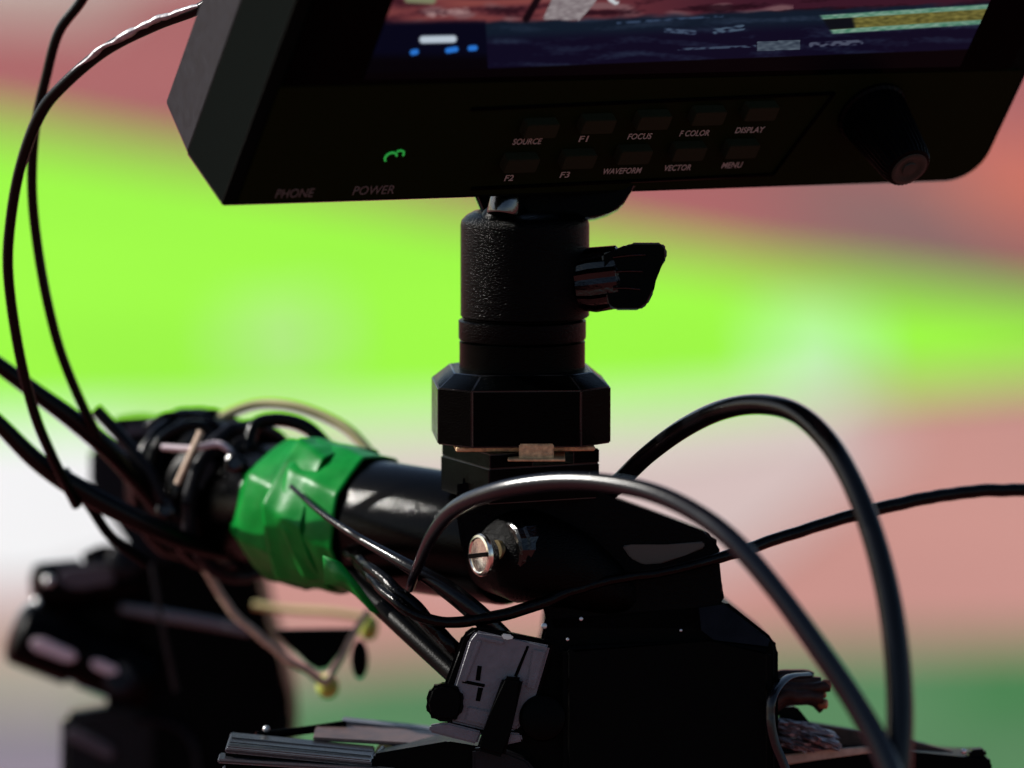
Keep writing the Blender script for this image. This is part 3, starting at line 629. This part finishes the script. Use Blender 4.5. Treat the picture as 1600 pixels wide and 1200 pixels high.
MB().out([(100, 1138), (118, 1136), (178, 1168), (178, 1188), (162, 1184), (102, 1156)], GD-38, 16, 6, 3).build('pale_edge', M['greygear'], t)
MB().tube([P(215, 1125, GD-20), P(265, 1132, GD-40), P(300, 1160, GD-50), P(312, 1230, GD-50)], 10, 12, 8, .6).build('strap', M['darkgear'], t)

# tangle of small wires, a lever and knobs round the rear tube end
for (lab, pts, rr, mm) in (
    ('thin wire looping over the pale tag beside the green tape', [(225, 668, 900), (262, 648, 890), (318, 652, 880), (352, 676, 870), (372, 712, 850), (380, 770, 840)], 5, 'cable_thin'),
    ('thin wire sagging under the crossed straps to the green tape', [(205, 712, 900), (232, 770, 880), (270, 812, 870), (322, 826, 860), (372, 815, 850)], 6, 'cable_thin'),
    ('grey sheathed wire slanting across the thick cables at the left', [(150, 640, 860), (196, 690, 850), (232, 738, 840), (262, 790, 840), (318, 838, 860)], 11, 'darkgear'),
    ('thin wire hanging in front of the rear support', [(236, 880, 1300), (250, 960, 1300), (262, 1020, 1310), (275, 1080, 1320)], 4, 'darkgear')):
    b = MB(); b.tube([P(*p) for p in pts], rr, 12, 10); tag(b.build('thin_wire', M[mm], None), lab, 'wire')
lv = thing('clamp_lever', 'black clamp lever lying between the upper left plug and the rear support', 'lever', P(170, 900, GD-100))
b = MB(); b.tube([P(130, 872, GD-110), P(160, 862, GD-110), P(190, 868, GD-100), P(230, 890, GD-80)], [10, 13, 16, 18], 14); b.build('lever_arm', M['soft'], lv)
b = MB(); b.lathe(axis_frame(P(195, 878, GD-150), Vector((0, .2, -1))), [(0, 24), (6, 30), (22, 30), (26, 25), (28, 10)], 24, 2, 1); b.build('lever_knob', M['darkgear'], lv)
kn = thing('lock_knob', 'small ribbed black knob below the large far left plug', 'knob', P(200, 1090, GD-100))
b = MB(); b.lathe(axis_frame(P(196, 1068, GD-90), Vector((-.3, .3, -1))), [(0, 24), (6, 30), (34, 30), (40, 24), (42, 8)], 24, 2, 1); b.build('knob_head', M['darkgear'], kn)
# dangling cords behind
c = MB(); c.tube([P(300, 860, 1010), P(322, 892, 1010), P(360, 950, 1010), P(410, 1000, 1010), P(460, 1035, 1010), P(508, 1066, 1010)], 7.5, 12, 10, 1, 4)
tag(c.build('tan_cord', M['tan'], None), 'long tan cord slanting down behind the handle from upper left', 'cord')
c = MB(); c.tube([P(508, 1066, 1010), P(530, 1032, 1030), P(552, 992, 1050), P(575, 955, 1080)], 6, 12, 10, 1, 3)
tag(c.build('tan_cord', M['tan'], None), 'short tan cord rising from the lower yellow bead to the upper one', 'cord')
c = MB(); c.sphere(P(512, 1072, 1040), 20, (1, 1.1, 1)); tag(c.build('yellow_bead', M['yellow'], None), 'yellow-green bead at the low point of the tan cord', 'bead')
c = MB(); c.sphere(P(576, 980, 1200), 18, (1, 1.3, 1)); tag(c.build('yellow_bead', M['yellow'], None), 'yellow-green bead hanging just below the green tape', 'bead')
c = MB(); c.tube([P(395, 945, 1500), P(450, 953, 1500), P(520, 957, 1500), P(590, 968, 1500)], 24, 12, 8, .3); tag(c.build('webbing_strap', M['web'], None), 'blurred beige webbing strap under the green tape', 'strap')
c = MB(); c.out([(425, 984), (565, 982), (508, 1048), (488, 1044)], 1060, 40, 5); tag(c.build('triangular_clip', M['black'], None), 'black triangular clip held between the tan cords', 'clip')
c = MB(); c.sphere(P(562, 1030, 1060), 17, (.9, 2, .8)); tag(c.build('cord_toggle', M['black'], None), 'small black oval toggle beside the triangular clip', 'toggle')
c = MB(); c.tube([P(332, 668, 1000), P(350, 650, 1000), P(400, 632, 1000), P(455, 634, 980), P(510, 652, 960), P(550, 676, 940), P(585, 715, 920)], 9, 14)
tag(c.build('cream_cable', M['cream'], None), 'cream cable arching over the green tape', 'cable')
c = MB(); c.tube([P(385, 730, 820), P(390, 690, 830), P(402, 662, 840), P(440, 656, 840), P(480, 668, 830), P(515, 700, 820)], 12, 14)
tag(c.build('black_cable', M['cable_thin'], None), 'short black cable looping under the cream cable arch', 'cable')
c = MB(); c.tube([P(250, 800, 900), P(235, 740, 900), P(250, 690, 900), P(300, 664, 890), P(345, 680, 880), P(385, 720, 860), P(410, 780, 860)], 10, 14)
tag(c.build('black_cable', M['cable_thin'], None), 'black cable looping round the pale crossed straps', 'cable')

# ------------------------------------------------------------------ cables
CB = 'cables looping round the rig'
def cable(name, label, pts, r, m='cable', wob=0, lump=0, **k):
    b = MB(); b.tube([P(*p) for p in pts], r, 20, 14, 1, wob, lump); o = b.build(name, M[m], None, angle=60); tag(o, label, 'cable', CB); return o
cable('black_cable', 'black cable falling from the upper left edge behind the braided one', [(160, -60, 500), (128, 0, 520), (92, 50, 540), (72, 120, 560), (55, 200, 580), (50, 290, 600), (58, 380, 620), (76, 480, 640), (102, 570, 680), (150, 675, 760), (210, 760, 900)], 8.5)
cable('black_cable', 'black cable leaving the left side of the monitor with a silver wrap', [(345, -12, 250), (310, 14, 270), (240, 40, 320), (165, 78, 360), (100, 132, 400), (62, 180, 430), (32, 260, 460), (16, 350, 490), (13, 430, 510), (28, 540, 550), (52, 640, 600), (80, 710, 650), (120, 790, 720)], [9, 9, 10, 10, 10, 10, 9, 9, 9, 9, 9, 9, 9])
c = MB(); c.tube([P(312, 8, 262), P(275, 20, 285), P(240, 33, 305), P(190, 58, 335), P(150, 82, 355), P(110, 115, 385)], [5, 6, 7, 7, 5, 2], 12, 12, .8, 3, .5)
tag(c.build('silver_wrap', M['braid'], None), 'crinkled silver wrap on the cable beside the monitor', 'cable wrap')
cable('thick_cable', 'upper of the two thick black cables crossing the left edge', [(-60, 530, 700), (0, 572, 720), (60, 616, 740), (120, 660, 760), (180, 712, 800), (240, 780, 860), (300, 850, 900)], [13, 14, 15, 17, 18, 17, 15], 'cable')
cable('thick_cable', 'lower of the two thick black cables crossing the left edge', [(-60, 610, 650), (0, 664, 680), (60, 722, 700), (130, 768, 730), (220, 815, 760), (300, 850, 800), (380, 870, 860)], [13, 14, 16, 19, 19, 16, 14], 'cable')
cable('black_cable', 'black cable curling under the far left pair of thick cables', [(100, 735, 740), (140, 790, 760), (175, 840, 780), (230, 880, 800)], 9, 'soft')
cable('thick_cable', 'thick glossy cable arching in front of the base of the post and down right', [(640, 920, 330), (655, 880, 250), (678, 832, 170), (715, 792, 90), (780, 766, 10), (860, 753, -60), (940, 754, -130), (1020, 770, -200), (1090, 803, -260), (1150, 850, -310), (1215, 925, -350), (1280, 1015, -380), (1340, 1105, -400), (1385, 1190, -420), (1420, 1290, -440)], [7, 9, 11, 13, 14, 14.5, 14.5, 15, 15, 16, 16, 17, 18, 19, 19], 'cable_grey')
cable('thick_cable', 'thick black cable arching highest at right then dropping to the bottom edge', [(900, 810, 420), (955, 765, 360), (1010, 712, 280), (1070, 668, 190), (1130, 640, 90), (1190, 632, 0), (1245, 646, -90), (1292, 688, -170), (1330, 750, -230), (1362, 830, -280), (1386, 920, -320), (1400, 1010, -350), (1406, 1100, -370), (1404, 1190, -390), (1400, 1290, -400)], [14, 15, 15, 16, 16, 16, 16, 17, 17, 18, 19, 20, 21, 21, 21], 'sheen')
cable('black_cable', 'thin black cable coming in from the right edge across the camera body', [(1680, 768, 620), (1600, 766, 590), (1530, 768, 560), (1450, 778, 520), (1360, 798, 470), (1270, 824, 420), (1190, 850, 370), (1120, 872, 318), (1040, 893, 292), (960, 906, 290), (890, 925, 280), (830, 948, 270), (760, 966, 265), (700, 972, 265), (650, 960, 270), (610, 934, 300), (575, 898, 400), (545, 862, 600)], [11, 11, 11, 11, 11, 10, 10, 9, 8, 8, 9, 10, 10, 9, 9, 9, 8, 8], 'cable_thin', 2)
cable('black_cable', 'black cable running from the green tape down past the thumb screw to the latch', [(455, 760, 620), (500, 800, 520), (560, 840, 420), (630, 880, 330), (690, 915, 290), (745, 958, 275), (800, 1010, 300)], [4, 5, 7, 11, 15, 17, 16], 'sheen')
cable('black_cable', 'thin black cable close under the handle tube left of the thumb screw', [(520, 850, 690), (548, 868, 520), (575, 885, 400), (610, 915, 330), (650, 950, 300), (700, 1005, 280), (735, 1040, 290)], [7, 7, 9, 11, 12, 13, 12], 'cable_thin', 4)
for o in sc.objects:
    if '_w' in o: del o['_w']
